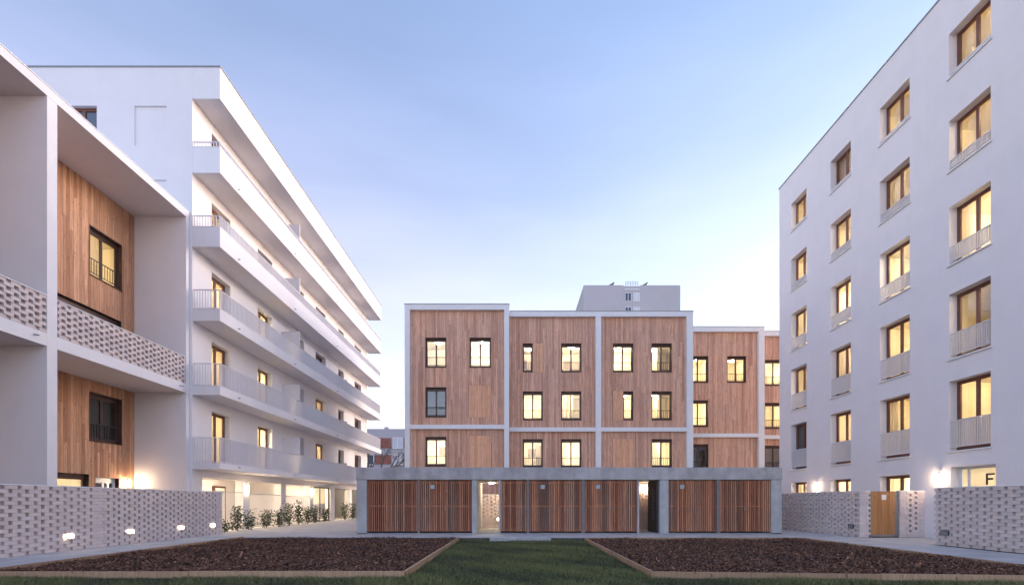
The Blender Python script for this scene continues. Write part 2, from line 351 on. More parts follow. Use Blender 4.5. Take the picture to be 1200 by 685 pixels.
def window(parent, kind, p, u0, u1, z0, z1, dr=.27, frame='frame', leaves=2, lit=True, gh=0, rail=None, sill=None, box=0, rw=None, white=False, power=1):
    w, h = u1-u0, z1-z0; w = round(w, 3); h = round(h, 3); wcount[0] += 1; i = wcount[0]
    q = P(kind, p, (u0+u1)/2, z0, 0); rw = rw or w+1.0
    pl = parent.location
    fo = inst('window', wmesh(('f', w, h, dr, leaves, frame, box), lambda: frame_mesh(w, h, dr, leaves, M[frame], box)), parent,
              (q[0]-pl[0], q[1]-pl[1], q[2]-pl[2]), ROT[kind])
    inst('pane', wmesh(('p', w, h, dr, box), lambda: pane_mesh(w, h, dr, box)), fo)
    var = random.choice((0, 0, 1, 2)); mt = 'room_w' if white else 'room'
    inst('room', wmesh(('r', w, h, dr, rw, var, mt), lambda: room_mesh(w, h, dr, rw, var, M[mt])), fo)
    if var and not white:
        def mkf():
            c = MB(); y0 = dr+.085; y1 = y0+2.3; b = rw/2; z0 = -max(.05, 2.15-h)
            if var == 1:
                c.box(b-.75, b-.02, y1-.5, y1-.03, z0+.01, z0+2.0); c.box(-.2, .5, y1-.05, y1-.012, z0+1.35, z0+1.85)
            else: c.box(-.75, .05, y1-.06, y1-.012, z0+.01, z0+2.05)
            return c.mesh('cabinet' if var == 1 else 'inner_door', M['roomdoor' if var == 2 else 'shade2'])
        inst('cabinet' if var == 1 else 'inner_door', wmesh(('fu', w, h, dr, rw, var), mkf), fo)
    if lit and i % 5 in (1, 3) and leaves == 2:
        def mkc():
            c = MB(); n = 26; a0 = -w/2+.02; a1 = -w/2+w*(.28 if i % 2 else .52); z0_, z1_ = .03, h-.02-box
            pts = [(a0+(a1-a0)*k/n, dr+.15+.018*math.sin(k*1.9)) for k in range(n+1)]
            for (xa, ya), (xb, yb) in zip(pts, pts[1:]): c.quad((xa, ya, z0_), (xb, yb, z0_), (xb, yb, z1_), (xa, ya, z1_))
            return c.mesh('curtain', M['curtain'])
        inst('curtain', wmesh(('c', w, h, i % 2), mkc), fo)
    dim = (i % 3 != 0) if frame == 'frame_r' else (i % 4 == 0)
    if kind == 'x-' and z0 < 1: dim = True
    if lit:
        l = inst('ceiling_light', wmesh(('l', dr, h, dim), lambda: lamp_mesh(dr, h, .15, L_DIM if dim else L_ROOM)), fo); l.location = (random.uniform(-.35, .45)*(rw/2-.3), random.uniform(-.5, .5), 0)
    if gh:
        mat, pitch, bw, y = {'white': ('mesh_w', .078, .022, .06), 'dark': ('rail_d', .115, .014, .05)}[rail]
        inst('railing', wmesh(('b', w, round(gh, 2), rail), lambda: bars_mesh(w, gh, y, M[mat], pitch, bw, .042 if rail == 'white' else .014)), fo)
    if sill:
        def mk():
            s = MB(); s.box(-w/2-.05, w/2+.05, -.055, dr-.002, -.045, .003); return s.mesh('sill', M[sill])
        inst('sill', wmesh(('s', w, dr, sill), mk), fo)
    return fo

# ------------------------------------------------------------------ ground and paths (setting)
g = MB(); g.quad((-300, -60, -.14), (300, -60, -.14), (300, 500, -.14), (-300, 500, -.14)); struct(g.build('ground', M['ground']))
g = MB()
j = .006
for k in range(9):
    y0 = -4+k*2.36
    g.box(-11.62, -9.82, y0+j, y0+2.36-j, -.12, 0); g.box(10.24, 12.3, y0+j, y0+2.36-j, -.12, 0)
g.box(12.3, 14.7, 14.35, 17.16, -.12, -.002)
for k in range(-5, 5): g.box(k*2.4+j, (k+1)*2.4-j, 17.29, 19.14, -.12, 0)
g.box(-30, -12, 17.29, 58, -.12, -.002)
for a in range(5):
    for b in range(9): g.box(-12+a*2.4+j, -9.6+a*2.4-j, 19.15+b*3+j, 22.15+b*3-j, -.12, 0)
g.box(0, 12.4, 19.2, 58, -.12, 0); g.box(12, 12.4, 17.3, 19.2, -.12, 0)
struct(g.build('path', M['paving']))
g = MB(); g.box(-11.62, -9.83, -4, 17.28, -.13, -.02); g.box(10.25, 12.3, -4, 17.28, -.13, -.02); g.box(-12, 12.3, 17.28, 46, -.13, -.02); struct(g.build('path_joints', M['joint']))
g = MB()
for a in range(0, 22):
    y0 = -4+a*1.0
    if y0+1 > 17.3: break
    g.box(-9.815, -9.70, y0+.003, y0+.997, -.13, .012); g.box(10.12, 10.235, y0+.003, y0+.997, -.13, .012)
struct(bevel(g.build('kerb', M['kerb']), .006))
g = MB(); g.box(-9.69, 10.11, -4, 17.27, -.14, -.10); struct(g.build('lawn_base', M['turf']))

g = MB(); g.box(-12.9, -11.63, -4, 18.6, -.12, -.01); g.box(12.57, 14.59, 2, 14.3, -.12, -.01); g.box(12.57, 14.59, 17.4, 26, -.12, -.01); struct(g.build('garden_soil', M['soil']))
# planting beds: soil + bark chips
def bed(poly_x0, poly_x1, y0, y1, nearslope, lab, seed):
    rs = np.random.RandomState(seed); nx, ny = 90, 60; mb = MB(); idx = {}
    X = np.linspace(poly_x0, poly_x1, nx); Y0 = y0+nearslope*(X-poly_x0)
    for i in range(nx):
        for j in range(ny):
            y = Y0[i]+(y1-Y0[i])*j/(ny-1); e = min(1, min(i, nx-1-i, j, ny-1-j)/4)
            mb.v.append((X[i], y, -.07+e*(.03+.025*math.sin(X[i]*2.1+math.sin(y*1.7)*2)+rs.uniform(-.02, .03)))); mb.t.append(0)
    for i in range(nx-1):
        for j in range(ny-1): k = i*ny+j; mb.f.append((k, k+ny, k+ny+1, k+1))
    struct(mb.build('soil', M['soil']))
    n = 75000; cx = rs.uniform(poly_x0+.05, poly_x1-.05, n)
    v = rs.rand(n)**1.35; ya = y0+nearslope*(cx-poly_x0); cy = ya+.06+(y1-.1-ya)*v
    V = np.zeros((n, 4, 3)); sz = rs.uniform(.009, .03, n)*np.where(rs.rand(n) < .04, 1.6, 1); asp = rs.uniform(.25, .7, n); an = rs.uniform(0, 6.28, n)
    tx, ty = rs.normal(0, .4, n), rs.normal(0, .4, n)
    cz = -.04+.025*np.sin(cx*2.1+np.sin(cy*1.7)*2)+rs.uniform(0, .055, n)
    for k, (a, b) in enumerate(((-1, -.6), (1, -1), (.8, 1), (-.9, .8))):
        dx = a*sz*np.cos(an)-b*sz*asp*np.sin(an); dy = a*sz*np.sin(an)+b*sz*asp*np.cos(an)
        V[:, k, 0] = cx+dx; V[:, k, 1] = cy+dy; V[:, k, 2] = cz+dx*tx+dy*ty
    me = bpy.data.meshes.new('bark_mulch'); me.from_pydata(V.reshape(-1, 3).tolist(), [], np.arange(n*4).reshape(-1, 4).tolist())
    at = me.color_attributes.new('tint', 'FLOAT_COLOR', 'POINT'); c = np.ones((n, 4, 4), np.float32)
    tt = .5+.5*rs.rand(n)**.7; bm_ = rs.rand(n) < .05; tt[bm_] = rs.rand(bm_.sum())*.4; c[:, :, 0] = tt[:, None]; at.data.foreach_set('color', c.ravel())
    me.materials.append(M['chips']); o = bpy.data.objects.new('bark_mulch', me); C.objects.link(o)
    tag(o, lab, 'mulch', kind='stuff')
bed(-9.6, -1.98, 8.65, 17.2, 0, 'dark brown bark mulch filling the planting bed left of the lawn', 1)
bed(2.52, 10.0, 8.6, 16.75, -.085, 'dark brown bark mulch filling the planting bed right of the lawn', 2)

def edging(p, q, lab, h0=-.12, h1=.03, n=None):
    p = Vector((*p, 0)); q = Vector((*q, 0)); L = (q-p).length; ang = math.atan2(q.y-p.y, q.x-p.x)
    t = thing('timber_edging', lab, 'edging board', (p.x, p.y, 0), ang, 'timber boards edging the planting beds'); t.rotation_euler = (0, 0, ang)
    n = n or max(1, round(L/3.6))
    for i in range(n):
        a, b = L*i/n, L*(i+1)/n; m = MB(); m.box(a+.004, b-.004, -.022+random.uniform(-.008, .008), .022, h0, h1+random.uniform(-.008, .008), random.uniform(.1, .9))
        bevel(m.build('board', M['board'], t, local=True), .004)
        s = MB(); s.box(a+.05, a+.1, .025, .075, h0, h1-.03, .5); s.build('stake', M['board'], t, local=True)
edging((-9.6, 8.6), (-1.93, 8.6), 'long timber board along the near edge of the left mulch bed')
edging((-1.95, 8.6), (-1.95, 17.2), 'timber board running back between the left mulch bed and the lawn')
edging((-9.63, 17.2), (-9.63, 8.6), 'timber board beside the kerb on the outer side of the left mulch bed')
edging((2.48, 8.58), (10.04, 7.94), 'long timber board along the near edge of the right mulch bed')
edging((2.47, 16.8), (2.47, 8.58), 'timber board running back between the lawn and the right mulch bed')
edging((10.04, 7.94), (10.04, 16.8), 'timber board beside the kerb on the outer side of the right mulch bed')
edging((10.0, 16.8), (2.47, 16.8), 'timber board along the far edge of the right mulch bed by the path')

# lawn blades
def lawn():
    rs = np.random.RandomState(5); pts = []
    for (x0, x1, y0, y1, n) in ((-9.6, 10.1, 6.4, 8.55, 95000), (-1.9, 2.43, 8.5, 17.1, 60000), (2.4, 10.0, 7.9, 8.55, 6000)):
        pts.append(np.c_[rs.uniform(x0, x1, n), y0+(y1-y0)*rs.rand(n)**1.1])
    p = np.concatenate(pts)
    keep = ~((p[:, 0] > 2.45) & (p[:, 1] > 8.5-.085*(p[:, 0]-2.5))); p = p[keep]
    pn = np.sin(p[:, 0]*1.9+np.sin(p[:, 1]*1.3)*1.5)+np.sin(p[:, 1]*2.7+p[:, 0]*.8)+.7*np.sin(p[:, 0]*6.1+p[:, 1]*4.3)
    n = len(p); hgt = rs.uniform(.03, .075, n)*(1+.22*pn); an = rs.uniform(0, 6.28, n); wd = rs.uniform(.004, .010, n); ln_ = rs.normal(0, .04, (n, 2))
    V = np.zeros((n, 3, 3)); z = -.10
    V[:, 0] = np.c_[p[:, 0]-wd*np.cos(an), p[:, 1]-wd*np.sin(an), np.full(n, z)]
    V[:, 1] = np.c_[p[:, 0]+wd*np.cos(an), p[:, 1]+wd*np.sin(an), np.full(n, z)]
    V[:, 2] = np.c_[p[:, 0]+ln_[:, 0], p[:, 1]+ln_[:, 1], z+hgt]
    me = bpy.data.meshes.new('lawn_grass'); me.from_pydata(V.reshape(-1, 3).tolist(), [], np.arange(n*3).reshape(-1, 3).tolist())
    at = me.color_attributes.new('tint', 'FLOAT_COLOR', 'POINT'); c = np.ones((n, 3, 4), np.float32)
    tt = np.clip(.5-.2*pn+rs.normal(0, .25, n), -.3, 1); c[:, :, 0] = tt[:, None]; at.data.foreach_set('color', c.ravel())
    me.materials.append(M['blade']); o = bpy.data.objects.new('lawn_grass', me); C.objects.link(o)
    tag(o, 'short dark green grass of the lawn between and in front of the mulch beds', 'grass', kind='stuff')
lawn()
m = MB(); m.box(-.82, 1.28, 16.55, 17.26, -.10, .06)
tag(bevel(m.build('concrete_step', M['concrete_l']), .01), 'low grey concrete slab step where the lawn meets the path', 'step')

# ------------------------------------------------------------------ pale lattice brick walls (local x along wall, y depth, z up)
def lattice(zone, L, H, name, parent=None, ch=.09, pitch=.38, gap=.09, th=.11, x0=0, core=True):
    b = MB(); mo = MB(); rows = int(round(H/ch)); ch = H/rows
    for r in range(rows):
        off = (pitch/2 if r % 2 else 0); z0 = r*ch+.004; z1 = (r+1)*ch-.004
        u = x0-pitch+off
        while u < x0+L:
            a, e = max(u+gap/2, x0), min(u+pitch-gap/2, x0+L)
            if e-a > .02:
                b.box(a, e, random.uniform(0, .004)-(.016 if r % 2 else 0), th, z0, z1, random.uniform(.05, .95))
                mo.box(a+.002, e-.002, .006, th-.006, z1, z1+.008)
            h0, h1 = max(u-gap/2, x0), min(u+gap/2, x0+L)
            if h1-h0 > .02:
                k = zone((h0+h1)/2, (z0+z1)/2)
                if k == 'solid': b.box(h0+.004, h1-.004, random.uniform(.001, .005), th, z0, z1, random.uniform(.05, .95)); mo.box(h0-.004, h1+.004, .007, th-.01, z0-.002, z1+.002)
                elif k == 'relief': b.box(h0, h1, .055, th-.002, z0-.002, z1+.002, random.uniform(.05, .95))
            u += pitch
    o = b.build('brickwork', M['brick'], parent, local=True); mo.build('mortar', M['mortar'], parent, local=True)
    return o
def coping(L, H, th, parent, x0=0, mat='trim'):
    m = MB(); m.box(x0-.01, x0+L+.01, -.02, th+.02, H, H+.028); return bevel(m.build('coping', M[mat], parent, local=True), .004)
# left garden wall: faces +X at X=-11.5; local x -> +Y, local y -> -X
t = thing('garden_wall', 'long low wall of pale perforated brick with glowing lights in front of the loggias', 'wall', (-11.5, 8.4, 0), math.pi/2)
def zl(u, z):
    y = 8.4+u
    if y > 18.8 or 13.3 < y < 13.55: return 'solid'
    if (y < 12.05 or 14.0 < y < 17.65) and z > .48: return 'open'
    return 'relief'
lattice(zl, 10.67, 1.64, 'wall', t); coping(10.67, 1.64, .11, t)
t = thing('garden_wall', 'near low wall of pale relief brick in front of the entrance lettered F', 'wall', (12.45, 14.32, 0), -math.pi/2)
def zr(u, z):
    return 'open' if (1.5 < u < 2.1 and z > .7 and int(z/.09) % 4 < 3) else 'relief'
lattice(zr, 6.3, 1.65, 'wall', t); coping(6.3, 1.65, .11, t)
t = thing('garden_wall', 'farther low wall of pale relief brick between the wooden gate and the shed', 'wall', (12.4, 24.0, 0), -math.pi/2)
lattice(lambda u, z: 'open' if (5.2 < u < 6.5 and z > .4) else 'relief', 6.8, 1.64, 'wall', t); coping(6.8, 1.64, .11, t)
t = thing('garden_wall', 'short cross wall of pale brick that holds the wooden gate', 'wall', (12.29, 17.2, 0), 0)
lattice(lambda u, z: 'solid', .38, 1.64, 'wall', t); lattice(lambda u, z: 'open' if (1.75 < u < 2.15 and z > .15) else 'solid', .88, 1.64, 'wall', t, x0=1.43); coping(.38, 1.64, .11, t); coping(.88, 1.64, .11, t, x0=1.43)
t = thing('garden_wall', 'white perforated brick wall seen through the left passage of the shed', 'wall', (-4.5, 23.4, 0), 0)
lattice(lambda u, z: 'open' if z > .55 else 'relief', 6.4, 1.6, 'wall', t); coping(6.4, 1.6, .11, t)
# passage brick wall behind the right passage
t = thing('garden_wall', 'tall brick wall under the lamp at the back of the right shed passage', 'wall', (4.6, 22.3, 0), 0)
lattice(lambda u, z: 'relief' if z < 1.7 else 'solid', 2.2, 2.1, 'wall', t)
# gate
t = thing('garden_gate', 'orange timber gate in a grey steel frame set into the pale brick wall', 'gate', (12.69, 17.24, 0))
m = MB(); m.box(0, .045, 0, .05, .03, 1.66); m.box(.97, 1.015, 0, .05, .03, 1.66); m.box(.045, .97, 0, .05, .03, .1); m.build('gate_frame', M['steel'], t, local=True)
m = MB(); cladding(m, 'y', .01, .047, .9, .102, 1.64, bw=.1, splits=False); m.build('board_panel', M['gatewood'], t, local=True)
m = MB(); m.box(.9, .967, .008, .045, .102, 1.65); m.build('closing_stile', M['steel'], t, local=True)
m = MB(); m.box(.42, .58, -.004, .006, 1.34, 1.52); m.build('number_plate', M['room_w'], t, local=True)
m = MB(); m.box(.92, .94, -.05, -.03, .85, 1.0); m.box(.92, .94, -.03, .01, .9, .92); m.build('handle', M['steel'], t, local=True)

# ------------------------------------------------------------------ lamps on walls
def wall_lamp(loc, n, lab, s=1):   # n: outward direction (unit xy)
    t = thing('wall_lamp', lab, 'lamp', loc, math.atan2(n[1], n[0]), 'lit wall lamps')
    m = MB(); m.box(-.005, .04, -.02, .02, .10, .14); m.tube((.075, 0, .096), (.075, 0, .14), .036*s, .036*s, 12); m.build('bracket', M['mail'], t, local=True)
    m = MB(); m.tube((.075, 0, -.17), (.075, 0, .095), .03*s, .03*s, 12); m.build('lamp_glass', L_WALL, t, local=True)
    return t
wall_lamp((14.595, 16.56, 2.12), (-1, 0), 'glowing wall lamp beside the entrance lettered F')
wall_lamp((14.595, 23.3, 2.02), (-1, 0), 'small glowing wall lamp between the two farthest ground floor windows on the right')
wall_lamp((-14.36, 18.0, 2.0), (1, 0), 'bright lamp on the timber wall in the corner of the left loggia')
wall_lamp((-12.395, 22.45, 1.92), (1, 0), 'glowing lamp on the nearer pillar of the arcade')
wall_lamp((-12.395, 29.7, 1.92), (1, 0), 'glowing lamp on the pillar beside the glazed arcade entrance')
wall_lamp((6.03, 22.295, 1.92), (0, -1), 'bright lamp in the right passage of the shed')
labs = ['nearest', 'second nearest', 'third', 'farthest']
for i, y in enumerate((12.5, 14.5, 16.7, 18.45)):
    t = thing('recessed_wall_light', labs[i]+' glowing light set low in the left brick wall', 'wall light', (-11.482, y, .37), 0, 'glowing lights low in the left brick wall')
    m = MB(); m.box(0, .022, -.13, -.115, -.055, .055); m.box(0, .022, .115, .13, -.055, .055); m.box(0, .022, -.115, .115, .045, .055); m.box(0, .022, -.115, .115, -.055, -.045); m.build('trim_ring', M['steel'], t, local=True)
    m = MB(); m.box(.0, .012, -.113, .113, -.043, .043); m.build('lens', L_SPOT, t, local=True)
for x, y, lab in ((12.43, 13.95, 'unlit grey louvred light set low in the near right brick wall'), (12.38, 17.75, 'unlit grey louvred light set low in the farther right brick wall')):
    t = thing('recessed_wall_light', lab, 'wall light', (x, y, .37), 0, 'unlit lights low in the right brick walls')
    m = MB(); m.box(-.02, .0, -.14, .14, -.07, .07); m.build('trim_ring', M['rail_d'], t, local=True)
    m = MB()
    for k in range(4): m.box(-.028, -.02, -.12, .12, -.055+k*.03, -.04+k*.03)
    m.build('louvre', M['plate'], t, local=True)

# ------------------------------------------------------------------ right building
RB = thing('white_apartment_block', 'tall pale rendered block at right with brown framed windows and white guards', 'apartment building', (14.6, 16, 0))
XR = 14.6; cols = [(24.13, 25.47), (20.96, 22.3), (17.84, 19.3), (14.81, 16.23)]
sz = [(2.95, 5.28), (6.02, 8.19), (9.16, 11.10), (12.30, 14.0), (15.43, 16.91)]
holes = [(a, b, c, d) for a, b in cols for c, d in sz] + [(a, b, .9, 2.28) for a, b in cols[:3]] + [(14.65, 16.15, .02, 2.42)]
m = MB(); sheet(m, 'x+', XR, 2, 26.6, -.1, 18.43, holes, .27)
m.quad((XR, 26.6, -.1), (28, 26.6, -.1), (28, 26.6, 18.43), (XR, 26.6, 18.43)); m.quad((XR, 2, -.1), (28, 2, -.1), (28, 2, 18.43), (XR, 2, 18.43))
m.quad((28, 2, -.1), (28, 26.6, -.1), (28, 26.6, 18.43), (28, 2, 18.43)); m.quad((XR, 2, 18.43), (28, 2, 18.43), (28, 26.6, 18.43), (XR, 26.6, 18.43))
m.build('wall', M['render_r'], RB)
m = MB(); m.box(XR-.035, XR+.4, 1.96, 26.64, 18.432, 18.48); m.build('coping', M['coping'], RB)
for ci, (a, b) in enumerate(cols):
    for ri, (c, d) in enumerate(sz):
        window(RB, 'x+', XR, a, b, c, d, .27, 'frame_r', gh=(d-1.31)-c, rail='white', sill='trim', rw=2.5, lit=not (ci == 0 and ri == 0))
    if ci < 3: window(RB, 'x+', XR, a, b, .9, 2.28, .27, 'frame_r', sill='trim', rw=2.5)
# glazed entrance with the letter F
e = window(RB, 'x+', XR, 14.65, 16.15, .02, 2.42, .27, 'trim', leaves=3, rw=2.5, white=True)
e.name = 'entrance_door'
m = MB(); m.box(-.03, .03, 0, .012, 0, .36); m.box(.03, .24, 0, .012, .30, .36); m.box(.03, .19, 0, .012, .15, .21)
f = inst('door_letter', m.mesh('door_letter', M['mail']), e, (.20, .262, 1.78), 0)
# ------------------------------------------------------------------ balcony building (left)
BB = thing('balcony_apartment_block', 'tall white block at left with long white balconies along its courtyard side', 'apartment building', (-12.4, 30, 0))
XW, XO, YN, YF = -12.4, -11.33, 18.66, 40.9
doors = [(19.86, 21.18, 2), (23.44, 24.84, 2), (27.9, 28.6, 1), (30.3, 31.9, 2), (34.2, 35.3, 1), (37.7, 39.3, 2)]
FL = [2.74+2.85*k for k in range(5)]; BOT = [2.54+2.85*k for k in range(6)]; TOP = [2.77, 5.73, 8.70, 11.86, 14.93]
holes = [(a, b, f+.02, f+2.25) for a, b, _ in doors for f in FL]
arc = [(19.26, 22.2), (22.7, 25.8), (26.35, 29.45), (29.95, 32.8), (33.5, 36.6), (37.1, 40.3)]
m = MB(); sheet(m, 'x-', XW, YN, YF, 2.56, 18.0, holes, .25)
# arcade storey
sheet(m, 'x-', XW, YN, YF, -.1, 2.558, [(a, b, -.1, 2.24) for a, b in arc], .38)
m.quad((-15.6, YN, -.1), (-15.6, YF, -.1), (-15.6, YF, 2.6), (-15.6, YN, 2.6)); m.quad((-15.6, YF, -.1), (XW-.38, YF, -.1), (XW-.38, YF, 2.6), (-15.6, YF, 2.6))
m.quad((-15.6, YN+.55, -.1), (XW-.38, YN+.55, -.1), (XW-.38, YN+.55, 2.6), (-15.6, YN+.55, 2.6))
m.quad((-15.6, YN, 2.45), (-15.6, YF, 2.45), (XW-.38, YF, 2.45), (XW-.38, YN, 2.45)); m.quad((XW-.38, YN, 2.24), (XW-.38, YF, 2.24), (XW-.38, YF, 2.46), (XW-.38, YN, 2.46))
# near end wall (faces the camera) with recessed blind panels and a window
ez = [(16.52-2.85*k-1.53, 16.52-2.85*k) for k in range(3)]
eh = [(-14.64, -13.39, a, b) for a, b in ez]
sheet(m, 'y', YN, -26, XW, -.1, 18.0, eh+[(-17.3, -16.08, 14.95, 16.52)], .12)
for a, b, c, d in eh: m.quad((a, YN+.06, c), (b, YN+.06, c), (b, YN+.06, d), (a, YN+.06, d))
m.quad((-26, YF, -.1), (XW, YF, -.1), (XW, YF, 18), (-26, YF, 18)); m.quad((-26, YN, -.1), (-26, YF, -.1), (-26, YF, 18), (-26, YN, 18)); m.quad((-26, YN, 17.9), (XW, YN, 17.9), (XW, YF, 17.9), (-26, YF, 17.9))
m.build('wall', M['render'], BB)
window(BB, 'y', YN, -17.3, -16.08, 14.95, 16.52, .12, 'frame_r', lit=False)
# roof overhang
m = MB(); m.box(XW+.003, XO, YN, 41.4, 16.79, 18.0); m.build('roof_overhang', M['render'], BB)
m = MB(); m.box(-26, XO+.035, YN-.035, 41.43, 18.003, 18.05); m.build('coping', M['coping'], BB)
for k in range(5):
    m = MB(); m.box(XW+.003, XO, YN+.002, 41.4, BOT[k], FL[k]); m.box(XO-.12, XO, YN+.002, 41.4, FL[k], TOP[k]); m.box(XW+.003, XO-.12, YN+.002, YN+.12, FL[k], TOP[k])
    b = m.build('balcony', M['render'], BB)
    if k > 1: 
        m = MB(); m.box(XO-.13, XO+.012, YN-.01, 41.4, TOP[k]+.001, TOP[k]+.022); m.box(XW+.003, XO-.13, YN-.01, YN+.13, TOP[k]+.001, TOP[k]+.022); m.build('edge_cap', M['trim'], b)
    m = MB(); zt = FL[k]+1.03; zb = TOP[k]+.03; xc = XO-.05; ye = 41.3
    m.box(xc-.022, xc+.022, YN+.05, ye, zt-.03, zt); m.box(XW+.02, xc-.022, YN+.03, YN+.07, zt-.03, zt)
    if zt-zb > .3: m.box(xc-.018, xc+.018, YN+.07, ye, zb, zb+.02); m.box(XW+.02, xc-.022, YN+.035, YN+.065, zb, zb+.02)
    y = YN+.05
    while y < ye: m.box(xc-.016, xc+.016, y-.012, y+.012, zb-.02, zt-.03); y += .095
    x = XW+.06
    while x < xc-.03: m.box(x-.011, x+.011, YN+.035, YN+.065, zb-.02, zt-.03); x += .105
    m.build('railing', M['mesh_w'], b)
    m = MB(); m.box(XW+.004, XO-.13, 25.9, 25.96, FL[k], FL[k]+1.95); m.build('privacy_screen', M['mesh_w'], b)
    m = MB(); m.box(XW+.004, XO-.13, 33.2, 33.26, FL[k], FL[k]+1.2); m.build('privacy_screen', M['mesh_w'], b)
    for y in (19.9, 25, 31):
        m = MB(); m.tube((XO-.02, y, BOT[k]+.14), (XO+.09, y, BOT[k]+.13), .02, .02, 8); m.build('spout', M['steel'], b)
    litset = {0: (0, 1, 3), 1: (0, 1, 3), 2: (0, 1), 3: (0,), 4: ()}[k]
    for di, (a, c, lv) in enumerate(doors):
        window(BB, 'x-', XW, a, c, FL[k]+.02, FL[k]+2.25, .25, 'frame_r', lv, lit=di in litset, rw=(c-a)+.8)
# arcade features
m = MB(); m.box(-15.59, -15.53, 25.0, 26.1, 0, 2.1); m.build('door', M['frame_r'], BB)
m = MB(); m.box(-15.52, -15.5, 25.15, 25.95, .1, 2.0); m.build('door', M['room_w'], BB)
m = MB(); m.box(-15.59, -15.53, 29.5, 30.3, .9, 2.1); m.build('window', M['frame_r'], BB)
m = MB(); m.box(-15.59, -13.9, 28.2, 28.3, 0, 2.449); m.build('partition', M['render'], BB)
for y in (20.9, 24.3, 28.6, 31.4, 35.2):
    m = MB(); m.tube((-13.9, y, 2.448), (-13.9, y, 2.40), .14, .14, 14); m.build('ceiling_light', L_ARC, BB)
# glazed entrance between pillars 3 and 4
m = MB(); X = XW-.12
for y in (29.97, 31.3, 32.76): m.box(X-.05, X, y-.04 if y > 30 else y, y+.04, 0, 2.238)
m.box(X-.048, X-.002, 29.97, 32.78, 2.15, 2.236); m.box(X-.048, X-.002, 29.97, 32.78, 0.0, .08)
g_ = m.build('entrance_door', M['frame'], BB)
m = MB(); m.quad((X-.02, 30.0, .08), (X-.02, 32.74, .08), (X-.02, 32.74, 2.15), (X-.02, 30.0, 2.15)); m.build('pane', M['glass'], g_)
for (a, b), pit, lab, h in ((arc[0], .11, 'white bar fence in the nearest opening of the arcade', 1.72), (arc[1], .11, 'white bar fence in the second opening of the arcade', 1.66), (arc[2], .11, 'white bar fence in the opening before the glazed entrance', 1.62), (arc[4], .16, 'tall grey bar screen in the opening past the glazed entrance', 2.2), (arc[5], .16, 'tall grey bar screen in the farthest opening of the arcade', 2.2)):
    t = thing('bar_fence', lab, 'fence', (XW-.08, a, 0), 0, 'bar fences between the arcade pillars'); m = MB()
    L = b-a; m.box(-.02, .02, .01, L-.01, h-.035, h); m.box(-.02, .02, .01, L-.01, .06, .09); y = .05
    m.build('rail', M['rail_w' if h < 2 else 'rail_d'], t, local=True); m = MB()
    while y < L-.03: m.box(-.009, .009, y-.006, y+.006, .09, h-.035); y += pit*.8
    m.build('bars', M['rail_w' if h < 2 else 'steel'], t, local=True)

# ------------------------------------------------------------------ loggia building (left front)
LB = thing('loggia_house', 'white building at far left with deep loggias, larch walls and pale brick balustrades', 'apartment building', (-14, 13, 0))
XF, XB = -12.5, -14.5
m = MB()
m.box(-22, XB-.04, 5.4, 18.63, -.1, 12.1)   # body behind the timber
m.build('wall', M['dark'], LB)
for y0, y1 in ((5.2, 5.5), (12.96, 13.25), (18.46, 18.648)):
    m = MB(); m.box(XB-.3 if y0 < 18 else -22, XF, y0, y1, -.1, 12.128); m.build('dividing_wall', M['render'], LB)
m = MB(); m.box(-22, XF+.004, 5.2, 18.652, 12.13, 12.38); m.build('roof', M['render'], LB)
m = MB(); m.box(-22, XF+.02, 5.18, 18.655, 12.383, 12.41); m.build('coping', M['trim'], LB)
for y0, y1 in ((5.503, 12.957), (13.253, 18.457)):
    m = MB(); m.box(XB-.02, XF, y0, y1, 5.43, 5.77); f = m.build('balcony_floor', M['render'], LB)
    ho = thing('balustrade', '', '', (0, 0, 0)); del ho['label']; del ho['category']
    ho.parent = LB; ho.location = (XF-.01+14, y0-13, 5.775); ho.rotation_euler = (0, 0, math.pi/2)
    L = y1-y0
    lattice(lambda u, z: 'open' if .12 < z < .92 else 'relief', L, .99, 'b', ho, pitch=.36, gap=.12); coping(L, .99, .11, ho)
    m = MB(); m.tube((XF-.02, y1-.35, 5.62), (XF+.14, y1-.35, 5.6), .02, .02, 8); m.build('spout', M['steel'], LB)
lh = [(16.5, 17.86, 9.02, 10.72, 1), (16.5, 17.86, 3.36, 5.03, 0), (14.4, 17.86, 5.78, 7.9, 0), (14.2, 16.5, .0, 2.2, 1), (16.75, 17.75, .0, 2.12, 2),
      (8.5, 9.86, 9.02, 10.72, 1), (8.5, 9.86, 3.36, 5.03, 0), (9.0, 12.4, 5.78, 7.9, 0)]
m = MB(); hs = [h[:4] for h in lh]
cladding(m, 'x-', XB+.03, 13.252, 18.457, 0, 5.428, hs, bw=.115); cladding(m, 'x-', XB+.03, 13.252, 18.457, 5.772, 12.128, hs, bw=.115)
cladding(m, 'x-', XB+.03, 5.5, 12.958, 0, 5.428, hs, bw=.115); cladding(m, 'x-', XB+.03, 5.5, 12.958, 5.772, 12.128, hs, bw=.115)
m.build('timber_cladding', M['clad_l'], LB)
